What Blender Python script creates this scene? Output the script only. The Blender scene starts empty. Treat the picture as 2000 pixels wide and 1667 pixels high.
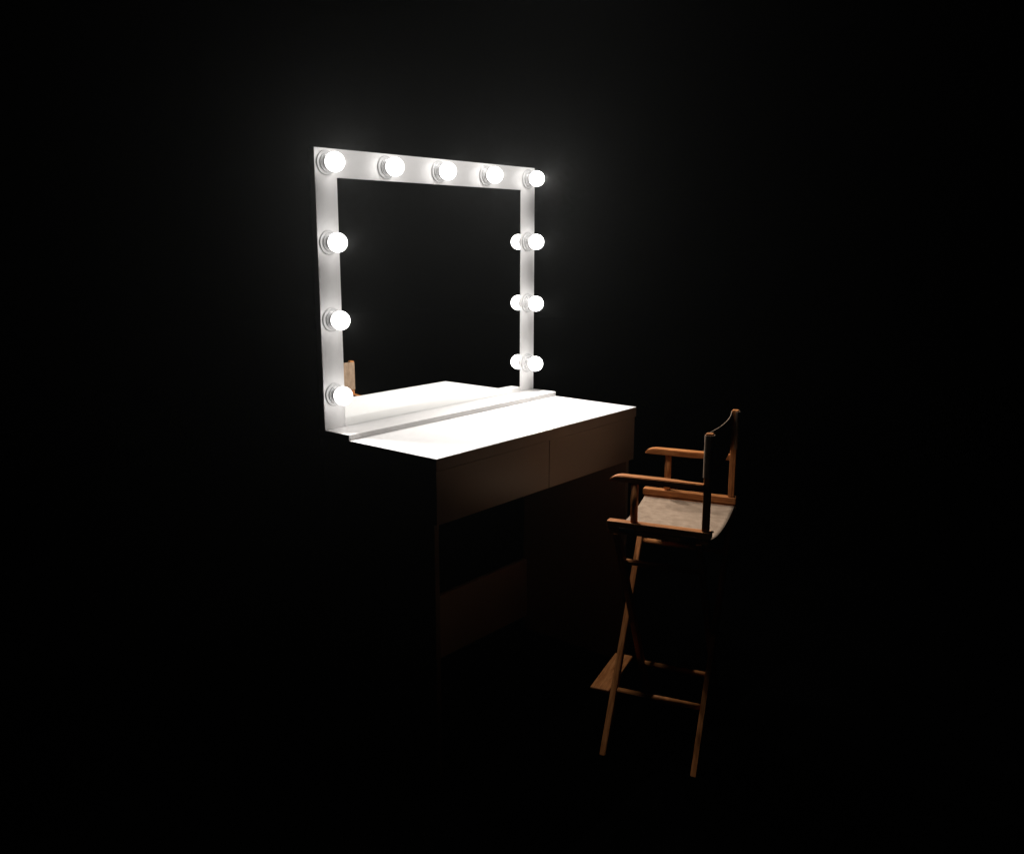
import bpy, bmesh, math, random
from mathutils import Vector, Matrix
random.seed(4)
S = 1.1                       # metres per desk width
FLOOR = -0.961
scene = bpy.context.scene
C = bpy.data.collections.new('place'); scene.collection.children.link(C)

def W3(x, y, z):              # plan units (desk width = 1, ledge top = 0) to metres
    return Vector((x*S, y*S, (z-FLOOR)*S))

# light levels
BULB = 4.9; SPOT = 9.3; OVER = 14.0
# ------------------------------------------------------------------ materials
def mat(name):
    m = bpy.data.materials.new(name); m.use_nodes = True
    nt = m.node_tree; b = nt.nodes['Principled BSDF']
    return m, nt, b
def node(nt, t, **kw):
    n = nt.nodes.new(t)
    for k, v in kw.items(): setattr(n, k, v)
    return n
def ramp(nt, stops):
    r = nt.nodes.new('ShaderNodeValToRGB')
    e = r.color_ramp.elements
    while len(e) < len(stops): e.new(0.5)
    for k, (p, c) in enumerate(stops):
        e[k].position = p; e[k].color = (*c, 1)
    return r
def objcoord(nt, scale, rnd=True):
    tc = node(nt, 'ShaderNodeTexCoord'); mp = node(nt, 'ShaderNodeMapping')
    mp.inputs['Scale'].default_value = scale
    nt.links.new(tc.outputs['Object'], mp.inputs['Vector'])
    if rnd:
        oi = node(nt, 'ShaderNodeObjectInfo'); mu = node(nt, 'ShaderNodeMath', operation='MULTIPLY')
        mu.inputs[1].default_value = 37.0
        nt.links.new(oi.outputs['Random'], mu.inputs[0])
        nt.links.new(mu.outputs[0], mp.inputs['Location'])
    return mp.outputs['Vector']

def wood_mat(name='oiled_wood'):
    m, nt, b = mat(name)
    v = objcoord(nt, (3.0, 34.0, 34.0))
    n1 = node(nt, 'ShaderNodeTexNoise'); n1.inputs['Scale'].default_value = 3.0
    n1.inputs['Detail'].default_value = 6; n1.inputs['Roughness'].default_value = .6; n1.inputs['Distortion'].default_value = .6
    nt.links.new(v, n1.inputs['Vector'])
    v2 = objcoord(nt, (8.0, 160.0, 160.0))
    n2 = node(nt, 'ShaderNodeTexNoise'); n2.inputs['Scale'].default_value = 3.0; n2.inputs['Detail'].default_value = 3
    nt.links.new(v2, n2.inputs['Vector'])
    r = ramp(nt, [(.28, (.26, .085, .022)), (.5, (.50, .190, .058)), (.72, (.68, .29, .10))])
    nt.links.new(n1.outputs['Fac'], r.inputs['Fac'])
    r2 = ramp(nt, [(.38, (.62, .55, .5)), (.52, (1, 1, 1))])
    nt.links.new(n2.outputs['Fac'], r2.inputs['Fac'])
    mx = node(nt, 'ShaderNodeMix', data_type='RGBA', blend_type='MULTIPLY'); mx.inputs[0].default_value = .7
    nt.links.new(r.outputs['Color'], mx.inputs[6]); nt.links.new(r2.outputs['Color'], mx.inputs[7])
    nt.links.new(mx.outputs[2], b.inputs['Base Color'])
    b.inputs['Roughness'].default_value = .55; b.inputs['Specular IOR Level'].default_value = .16
    bp = node(nt, 'ShaderNodeBump'); bp.inputs['Strength'].default_value = .25; bp.inputs['Distance'].default_value = .0006
    nt.links.new(n2.outputs['Fac'], bp.inputs['Height']); nt.links.new(bp.outputs['Normal'], b.inputs['Normal'])
    return m

def canvas_mat():
    m, nt, b = mat('canvas_cloth')
    v = objcoord(nt, (1, 1, 1), False)
    n1 = node(nt, 'ShaderNodeTexNoise'); n1.inputs['Scale'].default_value = 34; n1.inputs['Detail'].default_value = 6; n1.inputs['Roughness'].default_value = .65
    mp = node(nt, 'ShaderNodeMapping'); mp.inputs['Scale'].default_value = (1.0, 2.4, 1.0)
    nt.links.new(v, mp.inputs['Vector']); nt.links.new(mp.outputs['Vector'], n1.inputs['Vector'])
    r = ramp(nt, [(.3, (.26, .178, .118)), (.7, (.45, .325, .228))])
    nt.links.new(n1.outputs['Fac'], r.inputs['Fac'])
    nt.links.new(r.outputs['Color'], b.inputs['Base Color'])
    b.inputs['Roughness'].default_value = .9; b.inputs['Specular IOR Level'].default_value = .15
    hs = []
    for ax in ('X', 'Y'):
        w = node(nt, 'ShaderNodeTexWave', bands_direction=ax); w.inputs['Scale'].default_value = 190; w.inputs['Distortion'].default_value = .8
        nt.links.new(v, w.inputs['Vector']); hs.append(w)
    ad = node(nt, 'ShaderNodeMath', operation='ADD')
    nt.links.new(hs[0].outputs['Fac'], ad.inputs[0]); nt.links.new(hs[1].outputs['Fac'], ad.inputs[1])
    bp = node(nt, 'ShaderNodeBump'); bp.inputs['Strength'].default_value = .3; bp.inputs['Distance'].default_value = .0005
    nt.links.new(ad.outputs[0], bp.inputs['Height']); nt.links.new(bp.outputs['Normal'], b.inputs['Normal'])
    return m

def laminate(name, col, rough, spec=.5, var=.04):
    m, nt, b = mat(name)
    v = objcoord(nt, (1, 1, 1), False)
    n1 = node(nt, 'ShaderNodeTexNoise'); n1.inputs['Scale'].default_value = 5; n1.inputs['Detail'].default_value = 5
    nt.links.new(v, n1.inputs['Vector'])
    r = ramp(nt, [(.3, tuple(c*(1-var) for c in col)), (.7, tuple(min(1, c*(1+var)) for c in col))])
    nt.links.new(n1.outputs['Fac'], r.inputs['Fac']); nt.links.new(r.outputs['Color'], b.inputs['Base Color'])
    b.inputs['Roughness'].default_value = rough; b.inputs['Specular IOR Level'].default_value = spec
    n2 = node(nt, 'ShaderNodeTexNoise'); n2.inputs['Scale'].default_value = 900; n2.inputs['Detail'].default_value = 2
    nt.links.new(v, n2.inputs['Vector'])
    bp = node(nt, 'ShaderNodeBump'); bp.inputs['Strength'].default_value = .12; bp.inputs['Distance'].default_value = .0002
    nt.links.new(n2.outputs['Fac'], bp.inputs['Height']); nt.links.new(bp.outputs['Normal'], b.inputs['Normal'])
    return m

WOOD = wood_mat(); CANVAS = canvas_mat()
FRAME = laminate('white_painted_frame', (.88, .87, .865), .19, .2)
TOP = laminate('white_laminate', (.70, .686, .675), .42)
LEDGE = laminate('white_lacquer', (.62, .605, .594), .42)
PANEL = laminate('pale_brown_panel', (.74, .60, .50), .5)
BODY = laminate('matt_brown_body', (.47, .39, .335), .33)
m, nt, b = mat('porcelain'); b.inputs['Base Color'].default_value = (.62, .62, .62, 1); b.inputs['Roughness'].default_value = .25; PORC = m
m, nt, b = mat('blackened_steel'); b.inputs['Base Color'].default_value = (.25, .25, .26, 1); b.inputs['Metallic'].default_value = 1; b.inputs['Roughness'].default_value = .4; METAL = m
m, nt, b = mat('brushed_socket_metal'); b.inputs['Base Color'].default_value = (.8, .8, .8, 1); b.inputs['Metallic'].default_value = 1; b.inputs['Roughness'].default_value = .3; SHELL = m
m, nt, b = mat('silvered_glass'); b.inputs['Base Color'].default_value = (.93, .94, .93, 1); b.inputs['Metallic'].default_value = 1; b.inputs['Roughness'].default_value = 0.0; MIRROR = m
m, nt, b = mat('lit_opal_glass'); b.inputs['Base Color'].default_value = (.8, .8, .8, 1); b.inputs['Roughness'].default_value = .3
b.inputs['Emission Color'].default_value = (1, .975, .95, 1); b.inputs['Emission Strength'].default_value = BULB; LIT = m
m, nt, b = mat('black_stage_floor')
b.inputs['Roughness'].default_value = .95; b.inputs['Specular IOR Level'].default_value = 0.0
v = objcoord(nt, (1, 1, 1), False); n1 = node(nt, 'ShaderNodeTexNoise'); n1.inputs['Scale'].default_value = 3; nt.links.new(v, n1.inputs['Vector'])
r = ramp(nt, [(.3, (.0003, .0003, .0003)), (.7, (.0006, .0006, .0006))]); nt.links.new(n1.outputs['Fac'], r.inputs['Fac']); nt.links.new(r.outputs['Color'], b.inputs['Base Color'])
BLACK = m

# ------------------------------------------------------------------ mesh helpers
def empty(name, loc, label, cat, rz=0.0):
    o = bpy.data.objects.new(name, None); C.objects.link(o); o.location = loc; o.rotation_euler = (0, 0, rz)
    o.empty_display_size = .1; o['label'] = label; o['category'] = cat
    return o
def link(name, bm, m, parent=None, M=None, smooth=False):
    me = bpy.data.meshes.new(name); bm.normal_update(); bm.to_mesh(me); bm.free()
    me.materials.append(m)
    if smooth:
        for f in me.polygons: f.use_smooth = True
    o = bpy.data.objects.new(name, me); C.objects.link(o)
    if parent is not None:
        o.parent = parent
    if M is not None: o.matrix_local = M
    return o
def box_bm(lo, hi, bev=.0015, seg=2):
    bm = bmesh.new(); bmesh.ops.create_cube(bm, size=1)
    c = [(a+b)/2 for a, b in zip(lo, hi)]; s = [abs(b-a) for a, b in zip(lo, hi)]
    for v in bm.verts: v.co = Vector((c[k]+v.co[k]*s[k] for k in range(3)))
    if bev: bmesh.ops.bevel(bm, geom=bm.edges[:], offset=bev, segments=seg, affect='EDGES', profile=.5)
    return bm
def block(name, lo, hi, m, parent, bev=.0015):
    """box given by opposite corners in the parent's frame; the object's own X runs along its longest side"""
    c = Vector([(a+b)/2 for a, b in zip(lo, hi)]); s = [abs(b-a) for a, b in zip(lo, hi)]
    k = s.index(max(s))
    R = Matrix.Identity(3) if k == 0 else (Matrix(((0, -1, 0), (1, 0, 0), (0, 0, 1))) if k == 1 else Matrix(((0, 0, -1), (0, 1, 0), (1, 0, 0))))
    h = [(s[0], s[1], s[2]), (s[1], s[0], s[2]), (s[2], s[1], s[0])][k]
    bm = box_bm([-q/2 for q in h], [q/2 for q in h], bev)
    return link(name, bm, m, parent, Matrix.Translation(c) @ R.to_4x4())
def stick_matrix(p0, p1, side):
    x = (p1-p0).normalized(); y = side - x*side.dot(x); y.normalize(); z = x.cross(y)
    R = Matrix((x, y, z)).transposed().to_4x4()
    return Matrix.Translation((p0+p1)/2) @ R, (p1-p0).length
def stick(name, p0, p1, w, h, m, parent, side=Vector((1, 0, 0)), bev=.002):
    M, L = stick_matrix(p0, p1, side)
    return link(name, box_bm((-L/2, -w/2, -h/2), (L/2, w/2, h/2), bev), m, parent, M)
def dowel(name, p0, p1, r, m, parent, n=28):
    M, L = stick_matrix(p0, p1, Vector((.31, .2, 1)) if abs((p1-p0).normalized().z) < .8 else Vector((1, 0, 0)))
    bm = bmesh.new(); bmesh.ops.create_cone(bm, segments=n, radius1=r, radius2=r, depth=L, cap_ends=True)
    bmesh.ops.rotate(bm, verts=bm.verts, cent=(0, 0, 0), matrix=Matrix.Rotation(math.pi/2, 3, 'Y'))
    e = [e for e in bm.edges if len(e.link_faces) == 2 and any(len(f.verts) > 4 for f in e.link_faces)]
    bmesh.ops.bevel(bm, geom=e, offset=r*.18, segments=2, affect='EDGES')
    o = link(name, bm, m, parent, M)
    for f in o.data.polygons: f.use_smooth = len(f.vertices) == 4
    return o
def lathe_bm(prof, n=40):
    """prof: (radius, distance) pairs; the axis is -Y (out of the mirror)"""
    bm = bmesh.new(); rings = []
    for r, d in prof:
        if r < 1e-6: rings.append([bm.verts.new((0, -d, 0))])
        else: rings.append([bm.verts.new((r*math.cos(2*math.pi*k/n), -d, r*math.sin(2*math.pi*k/n))) for k in range(n)])
    for a, b in zip(rings, rings[1:]):
        for k in range(n):
            q = [a[k % len(a)], a[(k+1) % len(a)], b[(k+1) % len(b)], b[k % len(b)]]
            q = list(dict.fromkeys(q))
            if len(q) > 2: bm.faces.new(q)
    bmesh.ops.recalc_face_normals(bm, faces=bm.faces)
    return bm

# ------------------------------------------------------------------ vanity desk
desk_loc = W3(.5, -.218, FLOOR)
desk = empty('vanity_desk', desk_loc, 'white topped dressing desk with two brown drawers, standing under the lit mirror', 'desk')
def D(x, y, z): return W3(x, y, z) - desk_loc
t = .0166
block('desktop', D(0, -.4555, -t-.034), D(1.0, .026, -t-.0013), BODY, desk, .0008)
block('white_top', D(0, -.4555, -t-.0012), D(1.0, .026, -t), TOP, desk, .0004)
bt = -.203
block('drawer_front', D(.002, -.4525, bt), D(.5012, -.437, -t-.0355), BODY, desk, .001)
block('drawer_front', D(.5040, -.4525, bt), D(.996, -.437, -t-.0355), BODY, desk, .001)
block('apron', D(.006, -.436, bt+.004), D(.99, .020, -t-.0345), BODY, desk, .001)
block('side_panel', D(.004, -.440, FLOOR), D(.022, .020, bt+.003), BODY, desk, .001)
block('side_panel', D(.968, -.440, FLOOR), D(.986, .020, bt+.003), BODY, desk, .001)
block('back_panel', D(.023, .001, -.905), D(.967, .018, -.669), PANEL, desk, .001)

# ------------------------------------------------------------------ mirror with its bulbs
H = .8057; a = .0798
mir_loc = W3(.5, 0, -t)
mirror = empty('vanity_mirror', mir_loc, 'large square dressing mirror with white frame and eleven lit globe bulbs, standing on the desk', 'mirror')
def Mq(x, y, z): return W3(x, y, z) - mir_loc
block('base_board', Mq(0, -.106, -t+.0006), Mq(1.0, .026, 0), LEDGE, mirror, .0012)
# frame: one flat board cut out round the glass
bm = bmesh.new()
out = [(0, .0004), (0, H), (1, H), (1, .0004), (1-a, .0004), (1-a, H-a), (a, H-a), (a, .0004)]
front = [bm.verts.new(Mq(px, 0, pz)) for px, pz in out]; back = [bm.verts.new(Mq(px, .022, pz)) for px, pz in out]
quads = [(0, 1, 6, 7), (1, 2, 5, 6), (2, 3, 4, 5)]
for q in quads:
    bm.faces.new([front[k] for k in q]); bm.faces.new([back[k] for k in reversed(q)])
n = len(out)
for k in range(n): bm.faces.new((front[k], back[k], back[(k+1) % n], front[(k+1) % n]))
bmesh.ops.recalc_face_normals(bm, faces=bm.faces)
sharp = [e for e in bm.edges if e.calc_face_angle(0) > .5]
bmesh.ops.bevel(bm, geom=sharp, offset=.0011, segments=2, affect='EDGES')
link('mirror_frame', bm, FRAME, mirror)
block('mirror_glass', Mq(a+.0004, .0016, .0008), Mq(1-a-.0004, .008, H-a-.0004), MIRROR, mirror, 0)
block('backing_board', Mq(a+.0004, .0086, .0008), Mq(1-a-.0004, .020, H-a-.0004), BODY, mirror, 0)

R_ = .0276*S; CB = .0403*S
sock_prof = [(0, .0004), (.0330, .0004), (.0340, .0014), (.0340, .0030), (.0328, .0042), (.0262, .0046), (.0252, .0056), (.0252, .0082),
             (.0242, .0092), (.0212, .0094), (.0206, .0102), (.0206, .0215), (.0196, .0225), (.0170, .0225), (.0170, .012), (0, .012)]
sock_me = None; bulb_me = None; shell_me = None
spots = [(a/2+(1-a)*k/4, H-a/2) for k in range(5)]
spots += [(a/2, H-a/2-.221*(k+1)) for k in range(3)] + [(1-a/2, H-a/2-.221*(k+1)) for k in range(3)]
neck = []
for k in range(25):
    th = math.pi*k/24*.76
    neck.append((R_*math.sin(th), CB+R_*math.cos(th)))
neck += [(.0163*S, .0200*S), (.0150*S, .0150*S), (0, .0140*S)]
for k, (bx, bz) in enumerate(spots):
    loc = Mq(bx, 0, bz)
    if sock_me is None:
        so = link('bulb_socket', lathe_bm([(r*S, d*S) for r, d in sock_prof], 56), PORC, mirror, Matrix.Translation(loc))
        for f in so.data.polygons: f.use_smooth = True
        so.data.set_sharp_from_angle(angle=math.radians(35)); sock_me = so.data
        sl = link('collar', lathe_bm([(.0212*S, .0102*S), (.0221*S, .0106*S), (.0221*S, .0122*S), (.0212*S, .0126*S), (.0207*S, .0114*S), (.0212*S, .0102*S)], 48), SHELL, so, None, True)
        shell_me = sl.data
        bu = link('light_bulb', lathe_bm(neck, 48), LIT, so, None, True); bulb_me = bu.data
    else:
        so = bpy.data.objects.new('bulb_socket', sock_me); C.objects.link(so); so.parent = mirror; so.location = loc
        sl = bpy.data.objects.new('collar', shell_me); C.objects.link(sl); sl.parent = so
        bu = bpy.data.objects.new('light_bulb', bulb_me); C.objects.link(bu); bu.parent = so

# added wide spot lamps at the bulb tips: brighten chair and desk, feed the halos
for k, (bx, bz) in enumerate(spots):
    ld = bpy.data.lights.new('bulb_fill_spot', 'SPOT'); lo = bpy.data.objects.new('bulb_fill_spot', ld); C.objects.link(lo)
    row = round((H-a/2-bz)/.221); left = bx < .1
    ld.energy = SPOT*(1.85, .68, .36, .12)[row]*(1.5 if left else .12 if bx < .4 else .65 if bx < .6 else 1.3); ld.shadow_soft_size = .006
    ld.spot_size = math.radians(128 if left else 154); ld.spot_blend = .45; ld.color = (1, .965, .93)
    lo.location = W3(bx, -.0403-.0279-.009, bz)
    aim = Vector((-.66, -.66, -.35)) if left else Vector((0, -.85, -.53))
    lo.rotation_euler = aim.to_track_quat('-Z', 'Y').to_euler()
ld = bpy.data.lights.new('overhead_fill', 'AREA'); lo = bpy.data.objects.new('overhead_fill', ld); C.objects.link(lo)  # added unseen fill, lifts the frame, desk and chair legs
ld.energy = OVER; ld.shape = 'RECTANGLE'; ld.size = .7; ld.size_y = .12; ld.color = (1, .97, .94)
lo.location = W3(.60, -.385, 1.6)

# ------------------------------------------------------------------ tall folding chair, local x = front to back, y = near to far side
th = .2716
ch_loc = W3(.4186, -.7235, FLOOR)
chair = empty('folding_chair', ch_loc, 'tall folding wooden chair with beige canvas seat and backrest, facing the lit mirror', 'chair', th-math.pi/2)
# local axes: +x = (sin th, -cos th) -> rotation th-90deg ; +y = (cos th, sin th)
def K(u, v, z): return Vector((u*S, v*S, (z-FLOOR)*S))
Wc = .4057; b_ = .028; L_ = .2977; zr = -.2330
for s in (0, 1):
    y0, y1 = (0, b_) if s == 0 else (Wc-b_, Wc)
    m_ = (y0+y1)/2
    r = block('seat_rail', K(0, y0, zr-.0204), K(L_, y1, zr), WOOD, chair, .0022)
    block('pivot_rail', K(.004, y0+.001, -.2690), K(L_-.004, y1-.001, -.2560), WOOD, chair, .002)
    out_y = y0 if s == 0 else y1
    sg = -1 if s == 0 else 1
    for (ua, ub) in ((.037, .081), (.216, .258)):
        h = block('hinge', K(ua, out_y, -.2620), K(ub, out_y+sg*.0016, -.2500), METAL, chair, .0005)
        for q in (.2, .5, .8):
            uu = ua+(ub-ua)*q
            pc = K(uu, out_y+sg*.0016, -.2515); c = dowel('screw', pc, pc+Vector((0, sg*.0016, 0)), .0024, METAL, chair, 12)
            c.parent = h; c.matrix_local = h.matrix_local.inverted() @ c.matrix_local
    # back post
    pv0 = m_-.0092; pv1 = m_+.0092
    block('back_post', K(.2712, pv0, zr+.0004), K(.2905, pv1, .0437), WOOD, chair, .0022)
    c0 = K(L_-.002, m_, zr+.001)
    dowel('bolt', c0, c0+Vector((.008, 0, 0)), .0032, METAL, chair, 16)
    # arm support dowel and armrest
    dowel('arm_support', K(.0765, m_, zr+.0002), K(.0765, m_, -.1157), .0104*S, WOOD, chair)
    # armrest outline in plan, bullnose front, narrower at the back on its inner side
    bm = bmesh.new(); secs = []
    ow = m_-.0125 if s == 0 else m_+.0125     # outer edge
    for u, zt, zb, wd in [(.0035, -.1128, -.1160, .024), (.0060, -.1090, -.1164, .0285), (.0120, -.1045, -.1165, .031), (.0200, -.1010, -.1165, .032), (.0300, -.0987, -.1165, .032),
                          (.0420, -.0980, -.1165, .032), (.09, -.0980, -.1165, .032), (.15, -.0980, -.1165, .032), (.19, -.0980, -.1165, .028), (.22, -.0980, -.1165, .022), (.245, -.0980, -.1165, .0195), (.2708, -.0980, -.1165, .0190)]:
        i_ = ow - sg*wd
        secs.append([bm.verts.new(K(u, ow, zb)), bm.verts.new(K(u, i_, zb)), bm.verts.new(K(u, i_, zt)), bm.verts.new(K(u, ow, zt))])
    for A, B in zip(secs, secs[1:]):
        for q in range(4): bm.faces.new((A[q], A[(q+1) % 4], B[(q+1) % 4], B[q]))
    bm.faces.new(secs[0]); bm.faces.new(secs[-1])
    bmesh.ops.recalc_face_normals(bm, faces=bm.faces)
    e = [e for e in bm.edges if abs((e.verts[0].co-e.verts[1].co).normalized().x) > .5 and e.calc_face_angle(0) > .9]
    bmesh.ops.bevel(bm, geom=e, offset=.0025, segments=2, affect='EDGES')
    link('armrest', bm, WOOD, chair)

# crossed legs, front pair and rear pair
sl = .61; zt = -.2695; zf = FLOOR+.0002
vA = lambda z: Wc-.010-.59*(-.28-z)
vB = lambda z: .010+.59*(-.28-z)
def leg(u0, fv):
    """a leg cut level at floor and rail: section .017 x .037 sheared along v"""
    hw = .0185; w0, w1 = u0, u0+.0172
    bm = bmesh.new(); vs = []
    c0 = K((w0+w1)/2, fv((zt+zf)/2), (zt+zf)/2)
    x = (K(0, fv(zt), zt)-K(0, fv(zf), zf)).normalized(); y = Vector((1, 0, 0)); z = x.cross(y)
    M = Matrix.Translation(c0) @ Matrix((x, y, z)).transposed().to_4x4(); Mi = M.inverted()
    for zz in (zf, zt):
        for uu, dv in ((w0, -hw), (w1, -hw), (w1, hw), (w0, hw)):
            vs.append(bm.verts.new(Mi @ K(uu, min(max(fv(zz)+dv, -.004), Wc+.004) if zz > -.5 else fv(zz)+dv, zz)))
    for f in ((0, 3, 2, 1), (4, 5, 6, 7), (0, 1, 5, 4), (1, 2, 6, 5), (2, 3, 7, 6), (3, 0, 4, 7)): bm.faces.new([vs[k] for k in f])
    bmesh.ops.recalc_face_normals(bm, faces=bm.faces)
    bmesh.ops.bevel(bm, geom=bm.edges[:], offset=.002, segments=2, affect='EDGES')
    return link('leg', bm, WOOD, chair, M)
UF = .0015; UR = .2765
leg(UF, vA); leg(UF+.0185, vB)
leg(UR, vA); leg(UR-.0185, vB)
for u in (UF+.008, UR+.0008):     # pivot bolts where the legs cross
    p0 = K(u-.012, Wc/2, -.607); dowel('pivot_bolt', p0, p0+Vector((.047*1, 0, 0)), .004, METAL, chair, 16)
rr = .0092*S
dowel('rung', K(UF+.0165, vA(-.800)+.0, -.800), K(UR+.001, vA(-.800), -.800), rr, WOOD, chair)
dowel('rung', K(UF+.035, vB(-.812), -.812), K(UR-.002, vB(-.812), -.812), rr, WOOD, chair)
dowel('rung', K(UF+.0350, vB(-.372), -.372), K(UR-.002, vB(-.372), -.372), rr*.95, WOOD, chair)
dowel('rung', K(UF+.0165, vA(-.392), -.392), K(UR+.001, vA(-.392), -.392), rr*.95, WOOD, chair)
# footrest board in front of the legs
fr = block('footrest', K(-.066, .078, -.812), K(-.0055, .338, -.8005), WOOD, chair, .0035)

# canvas seat
def sheet(name, fn, nu, nv, thick, parent, m=CANVAS):
    bm = bmesh.new(); g = [[bm.verts.new(fn(i/nu, j/nv)) for j in range(nv+1)] for i in range(nu+1)]
    for i in range(nu):
        for j in range(nv): bm.faces.new((g[i][j], g[i+1][j], g[i+1][j+1], g[i][j+1]))
    bm.normal_update()
    bmesh.ops.solidify(bm, geom=bm.faces[:], thickness=thick)
    bmesh.ops.recalc_face_normals(bm, faces=bm.faces)
    return link(name, bm, m, parent, None, True)
def seat_fn(i, j):
    s_ = 4*j*(1-j)
    return K(.006+(.294-.006)*i + 0*s_, b_*.35+(Wc-b_*.7)*j, -.2548-.026*s_*(1+.06*math.sin(5*i)))
sheet('canvas_seat', seat_fn, 24, 28, .0018, chair)
# canvas back: panel between the posts' front faces with a sleeve round each post
zb0, zb1 = -.0790, .0385
m0 = b_/2; m1 = Wc-b_/2
def sleeve(cv, a0, a1, n=22):
    P = []
    for k in range(n+1):
        q = math.radians(a0+(a1-a0)*k/n); cx_, sy_ = math.cos(q), math.sin(q)
        P.append((.28085+.0118*math.copysign(abs(cx_)**.5, cx_), cv+.0113*math.copysign(abs(sy_)**.5, sy_)))
    return P
def back_outline():
    # angle 0 = backwards, 90 = far side, 180 = forwards, 270 = near side
    P = sleeve(m0, 88, -178)                      # near post: inner side, back, outer side, front
    u0 = P[-1][0]
    for k in range(1, 25):
        q = k/25; P.append((u0+.0165*4*q*(1-q), m0+(m1-m0)*q))
    P += sleeve(m1, 178, -88)
    return P
PO = back_outline()
def back_fn(i, j):
    k = round(i*(len(PO)-1)); u, v = PO[k]; s_ = 1-abs(2*(v-m0)/(m1-m0)-1) if m0 < v < m1 else 0
    return K(u, v, zb0+(zb1-zb0)*j)
bk = sheet('canvas_backrest', back_fn, len(PO)-1, 8, .0014, chair)
bk.data.set_sharp_from_angle(angle=math.radians(70))

# ------------------------------------------------------------------ setting
bm = box_bm((-14, -14, -.3), (14, 14, 0), 0); fl = link('floor', bm, BLACK); fl['kind'] = 'structure'; fl['label'] = 'black floor'
HZ = dict(density=.00092, aniso=.8)  # volume added to stand in for lens bloom round the bulbs
bm = box_bm((-3.0, -3.6, -1.3), (3.6, 2.2, 2.4), 0)
m = bpy.data.materials.new('bloom_haze'); m.use_nodes = True; nt = m.node_tree; nt.nodes.clear()
o_ = nt.nodes.new('ShaderNodeOutputMaterial'); pvn = nt.nodes.new('ShaderNodeVolumePrincipled')
pvn.inputs['Color'].default_value = (.92, .96, .94, 1); pvn.inputs['Density'].default_value = HZ['density']; pvn.inputs['Anisotropy'].default_value = HZ['aniso']
nt.links.new(pvn.outputs['Volume'], o_.inputs['Volume'])
hz = link('haze', bm, m); hz['kind'] = 'stuff'; hz['label'] = 'faint haze added to imitate lens bloom round the bulbs'

# ------------------------------------------------------------------ world, camera, render
w = bpy.data.worlds.new('World'); scene.world = w; w.use_nodes = True
w.node_tree.nodes['Background'].inputs['Color'].default_value = (0, 0, 0, 1)
w.node_tree.nodes['Background'].inputs['Strength'].default_value = 0
cd = bpy.data.cameras.new('camera'); cam = bpy.data.objects.new('camera', cd); C.objects.link(cam); scene.camera = cam
yaw, pit, rol = .88379, .20352, .00163
fw = Vector((math.sin(yaw)*math.cos(pit), math.cos(yaw)*math.cos(pit), -math.sin(pit)))
rt = Vector((math.cos(yaw), -math.sin(yaw), 0)); up = rt.cross(fw)
c, s = math.cos(rol), math.sin(rol); r2 = c*rt+s*up; u2 = -s*rt+c*up
R = Matrix((r2, u2, -fw)).transposed().to_4x4()
cam.matrix_world = Matrix.Translation(W3(-1.68856, -2.10051, .5558)) @ R
cd.sensor_width = 36; cd.sensor_fit = 'HORIZONTAL'; cd.lens = 36*1778.437/2000; cd.clip_end = 200; cd.clip_start = .02
scene.render.engine = 'CYCLES'
cy = scene.cycles
cy.max_bounces = 8; cy.diffuse_bounces = 4; cy.glossy_bounces = 5; cy.volume_bounces = 0; cy.sample_clamp_indirect = 4
vs_ = scene.view_settings; vs_.view_transform = 'Standard'; vs_.look = 'None'; vs_.exposure = 0; vs_.gamma = 1; vs_.use_curve_mapping = False
scene.render.resolution_x = 1024; scene.render.resolution_y = 853
